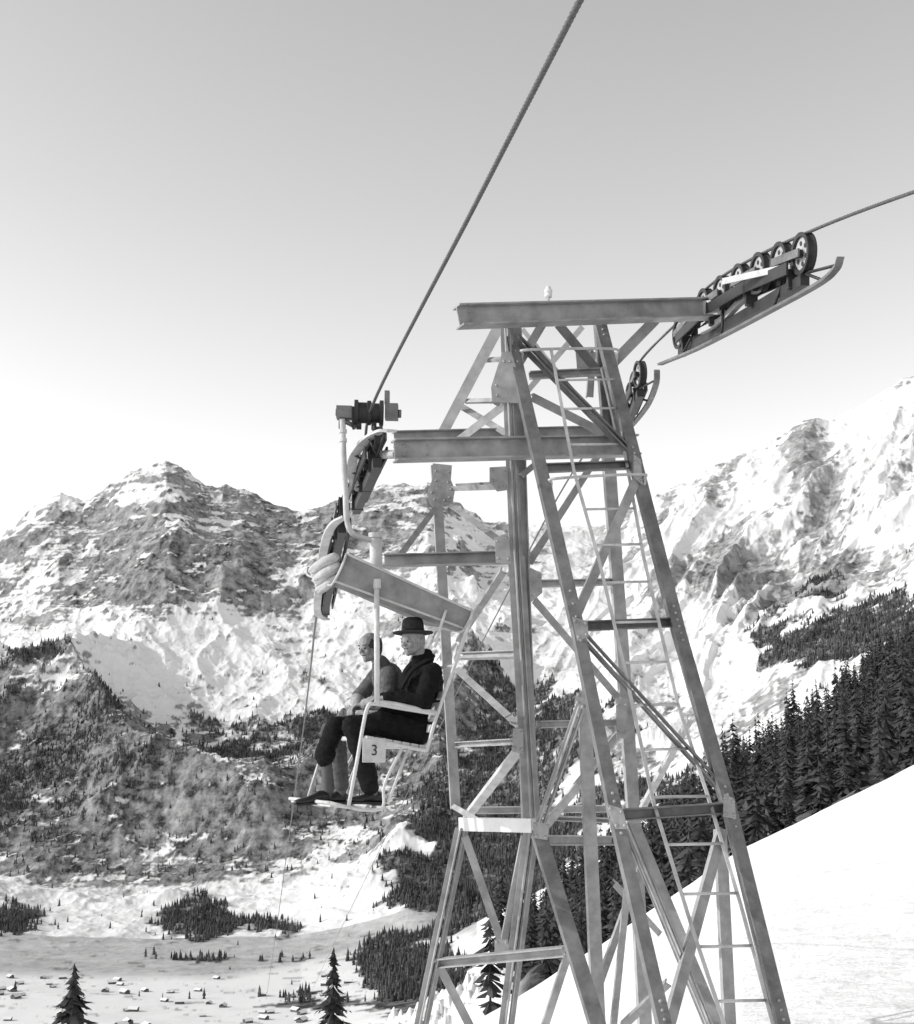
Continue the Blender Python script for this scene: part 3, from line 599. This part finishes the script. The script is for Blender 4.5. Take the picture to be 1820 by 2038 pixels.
def head(name,c,fw,parent,hairmat,bald=False):
    fw=fw.normalized(); up=UZ.copy(); up=(up-fw*up.dot(fw)).normalized(); sd=fw.cross(up)
    q=lambda f,s_,u:c+fw*f+sd*s_+up*u
    pr=[(q(-0.025,0,0.03),0.082,q(0.015,0,0.035),0.074,2),(q(0.02,0,-0.02),0.066,q(0.035,0,-0.06),0.046,0),(q(0.055,0,-0.082),0.025,q(0.06,0,-0.088),0.022,0),
     (q(0.03,0.032,-0.06),0.03,q(0.0,0.05,-0.045),0.028,0),(q(0.03,-0.032,-0.06),0.03,q(0.0,-0.05,-0.045),0.028,0),
     (q(0.045,0,0.035),0.055,q(0.045,0,0.01),0.056,0),(q(0.088,0,0.012),0.009,q(0.110,0,-0.022),0.012,0),(q(0.1,0.011,-0.024),0.008,q(0.1,-0.011,-0.024),0.008,0),
     (q(0.083,0.034,0.024),0.013,q(0.088,0.012,0.02),0.011,0),(q(0.083,-0.034,0.024),0.013,q(0.088,-0.012,0.02),0.011,0),
     (q(0.065,0.038,-0.02),0.022,q(0.06,0.036,-0.03),0.022,0),(q(0.065,-0.038,-0.02),0.022,q(0.06,-0.036,-0.03),0.022,0),
     (q(0.068,0.012,-0.04),0.02,q(0.068,-0.012,-0.04),0.02,0),(q(0.066,0.010,-0.065),0.017,q(0.066,-0.010,-0.065),0.017,0),
     (q(-0.04,0,-0.03),0.06,q(-0.045,0,-0.07),0.05,0),
     (q(-0.03,0.03,0.0),0.056,q(-0.03,0.034,-0.02),0.05,2),(q(-0.03,-0.03,0.0),0.056,q(-0.03,-0.034,-0.02),0.05,2),
     (q(-0.015,0.080,0.012),0.015,q(-0.006,0.078,-0.03),0.010,0),(q(-0.015,-0.080,0.012),0.015,q(-0.006,-0.078,-0.03),0.010,0)]
    if bald: pr.append((q(0.0,0,0.05),0.076,q(0.03,0,0.045),0.066,0))
    figure(name,pr,[M_skin,M_lip,hairmat],parent,0.0045,1)
    bm=bmesh.new()
    for s_ in(-1,1):
        ball(bm,q(0.0905,0.031*s_,0.003),0.0075,8); tube(bm,[q(0.0985,0.018*s_,0.027),q(0.094,0.044*s_,0.030)],0.004,6,1)
    tube(bm,[q(0.082,0.022,-0.053),q(0.087,0,-0.051),q(0.082,-0.022,-0.053)],0.0032,6,0)
    obj(name+"_eyes_and_mouth",bm,[M_eye,hairmat],parent,True)
    return q,fw,up,sd
def shoe(bm,heel,toe,w=0.046):
    d=(toe-heel); L=d.length; d.normalize(); sd=d.cross(UZ).normalized(); up=sd.cross(d)
    prof=[(0,0.032,0.062),(0.12,0.036,0.082),(0.3,0.036,0.085),(0.45,0.039,0.066),(0.65,0.046,0.05),(0.85,0.042,0.042),(0.96,0.026,0.034),(1.0,0.012,0.022)]
    rg=[]
    for t,ww,hh in prof:
        p=heel+d*(L*t); rg.append([bm.verts.new(p+sd*(ww*math.cos(a_)*(1.0 if math.sin(a_)<0.2 else 0.85))+up*(hh*0.5+hh*0.5*math.sin(a_))) for a_ in [2*math.pi*k/12 for k in range(12)]])
    for i in range(len(rg)-1):
        for k in range(12): bm.faces.new((rg[i][k],rg[i][(k+1)%12],rg[i+1][(k+1)%12],rg[i+1][k])).smooth=True
    bm.faces.new(rg[0]);bm.faces.new(rg[-1])
    box8(bm,heel,d,sd,up,-0.005,L*0.28,-0.033,0.033,-0.022,0.002); box8(bm,heel,d,sd,up,L*0.28,L*0.97,-0.038,0.038,-0.012,0.004)
man=empty("seated_man_in_hat")
sN=0.28; pr=[]
pel=C(832,1447,sN);wa=C(842,1405,sN);ch=C(846,1358,sN);nk=C(842,1318,sN)
pr+=[(C(830,1450,sN-.09),.11,C(830,1450,sN+.09),.11,0),(pel,.135,wa,.14,0),(C(844,1372,sN-.07),.135,C(842,1372,sN+.07),.135,0),(wa,.14,ch,.145,0),(C(856,1345,sN-.13),.085,C(842,1343,sN+.13),.085,0),(ch,.12,nk,.08,0)]
pr+=[(C(860,1340,sN-.19),.082,C(842,1400,sN-.25),.068,0),(C(842,1400,sN-.25),.068,C(774,1388,sN-.13),.05,0)]
pr+=[(C(834,1338,sN+.19),.075,C(806,1392,sN+.22),.062,0),(C(806,1392,sN+.22),.062,C(762,1390,sN+.08),.05,0)]
pr+=[(C(848,1308,sN),.066,C(838,1318,sN),.08,0)]
pr+=[(C(842,1312,sN),.054,C(830,1292,sN),.052,2)]
pr+=[(C(832,1458,sN-.11),.105,C(755,1440,sN-.11),.088,0),(C(832,1458,sN+.11),.105,C(750,1438,sN+.11),.088,0),(C(760,1440,sN-.08),.07,C(757,1440,sN+.08),.07,0),(C(820,1425,sN),.12,C(770,1430,sN),.09,0)]
pr+=[(C(760,1442,sN-.11),.078,C(700,1444,sN-.12),.076,1),(C(700,1444,sN-.12),.076,C(720,1500,sN-.11),.075,1),(C(720,1500,sN-.11),.075,C(736,1562,sN-.10),.074,1)]
pr+=[(C(760,1440,sN+.11),.078,C(668,1446,sN+.10),.074,1),(C(668,1446,sN+.10),.074,C(650,1490,sN+.10),.074,1),(C(650,1490,sN+.10),.074,C(647,1505,sN+.10),.08,1)]
pr+=[(C(650,1500,sN+.10),.045,C(652,1572,sN+.10),.036,3),(C(738,1562,sN-.10),.040,C(744,1580,sN-.10),.036,3)]
hd=C(745,1392,sN-.02)-C(774,1388,sN-.13)
hand(pr,C(766,1388,sN-.12),hd,Vector((0,0,-1))+Cc*0.3,Vector((0,0.3,1)),2)
hand(pr,C(752,1388,sN+.06),C(728,1394,sN-.04)-C(756,1390,sN+.06),Vector((0,0,-1)),Vector((0,-.3,1)),2)
figure("body",pr,[M_coat,M_trou,M_skin,M_sock],man,0.007,3)
fwn=Vector((-0.66,-0.74,-0.10))
q,fw,up,sd=head("head",C(822,1277,sN),fwn,man,M_ghair)
bm=bmesh.new(); ht=(up*0.97-fw*0.10+sd*0.04).normalized(); hc=q(-0.008,0,0.058)
lathe(bm,hc,ht,[(-0.006,0.09),(-0.004,0.13),(0.004,0.166),(0.014,0.173),(0.014,0.164),(0.006,0.13),(0.006,0.098),(0.034,0.0975),(0.035,0.0955),(0.08,0.091),(0.105,0.086),(0.124,0.07),(0.130,0.045),(0.118,0.02)],36,[0,0,0,0,0,0,1,0,0,0,0,0,0],0.86,fw)
obj("hat",bm,[M_felt,M_black],man,True)
bm=bmesh.new(); shoe(bm,C(762,1597,sN-.10),C(762,1597,sN-.10)+(C(692,1597,sN-.10)-C(762,1597,sN-.10)).normalized()*0.285); h2=C(658,1594,sN+.10); shoe(bm,h2,h2+(C(585,1602,sN+.08)-h2).normalized()*0.29); obj("shoes",bm,M_shoe,man)
bm=bmesh.new()
strip(bm,arc([C(864,1304,sN-.02),C(850,1314,sN-.11),C(820,1334,sN-.12),C(798,1370,sN-.08)],5),0.06,0.016,(UZ*0.3+Cc*0.9).normalized())
strip(bm,arc([C(855,1298,sN+.05),C(832,1310,sN+.09),C(808,1335,sN+.05),C(796,1370,sN-.02)],5),0.06,0.016,(UZ*0.3+Cc*0.9).normalized())
obj("coat_lapels",bm,M_coat,man)
man2=empty("seated_man"); sF=0.78; pr=[]
pr+=[(C(800,1450,sF-.09),.10,C(800,1450,sF+.09),.10,0),(C(800,1450,sF),.13,C(785,1395,sF),.13,0),(C(785,1395,sF),.13,C(772,1350,sF),.13,0),(C(775,1345,sF-.13),.08,C(762,1343,sF+.13),.08,0),(C(770,1350,sF),.11,C(758,1322,sF),.07,0),(C(762,1324,sF),.066,C(758,1330,sF),.075,0)]
pr+=[(C(776,1345,sF-.18),.074,C(772,1398,sF-.2),.062,0),(C(772,1398,sF-.2),.062,C(728,1402,sF-.08),.048,4),(C(752,1345,sF+.18),.074,C(712,1392,sF+.2),.062,0),(C(712,1392,sF+.2),.062,C(712,1402,sF+.02),.048,4)]
pr+=[(C(758,1324,sF),.052,C(746,1304,sF),.05,2)]
for ds,kx,ax_,fx in((-.11,672,680,662),(.11,655,655,640)):
    pr+=[(C(795,1455,sF+ds),.09,C(kx,1455,sF+ds),.07,1),(C(kx,1455,sF+ds),.07,C(ax_,1562,sF+ds),.058,1),(C(ax_,1562,sF+ds),.038,C(ax_,1580,sF+ds),.036,3)]
hand(pr,C(730,1402,sF-.09),C(702,1406,sF-.02)-C(730,1402,sF-.09),Vector((0,0,-1)),Vector((0,.3,1)),2)
hand(pr,C(715,1403,sF+.04),C(695,1412,sF-.02)-C(715,1403,sF+.04),Vector((0,0,-1)),Vector((0,.3,1)),2)
M_fore=mat("jacket_sleeve",0.3,0.95,0,0.4,30,0.5,60,0.1)
figure("body",pr,[M_jack,M_ltrou,M_skin,M_sock,M_fore],man2,0.007,9,0.6)
head("head",C(738,1290,sF-.02),Vector((-0.68,-0.70,-0.12)),man2,M_hair,True)
bm=bmesh.new()
strip(bm,arc([C(782,1325,sF-.08),C(768,1345,sF-.13),C(748,1375,sF-.12),C(742,1400,sF-.1)],5),0.07,0.012,(UZ*0.3+Cc*0.9).normalized())
obj("jacket_lapel",bm,M_jackd,man2)
bm=bmesh.new()
for ds,x in((-.11,692),(.11,667)): h2=C(x,1596,sF+ds); shoe(bm,h2,h2+Ff*0.28)
obj("shoes",bm,M_shoe,man2)
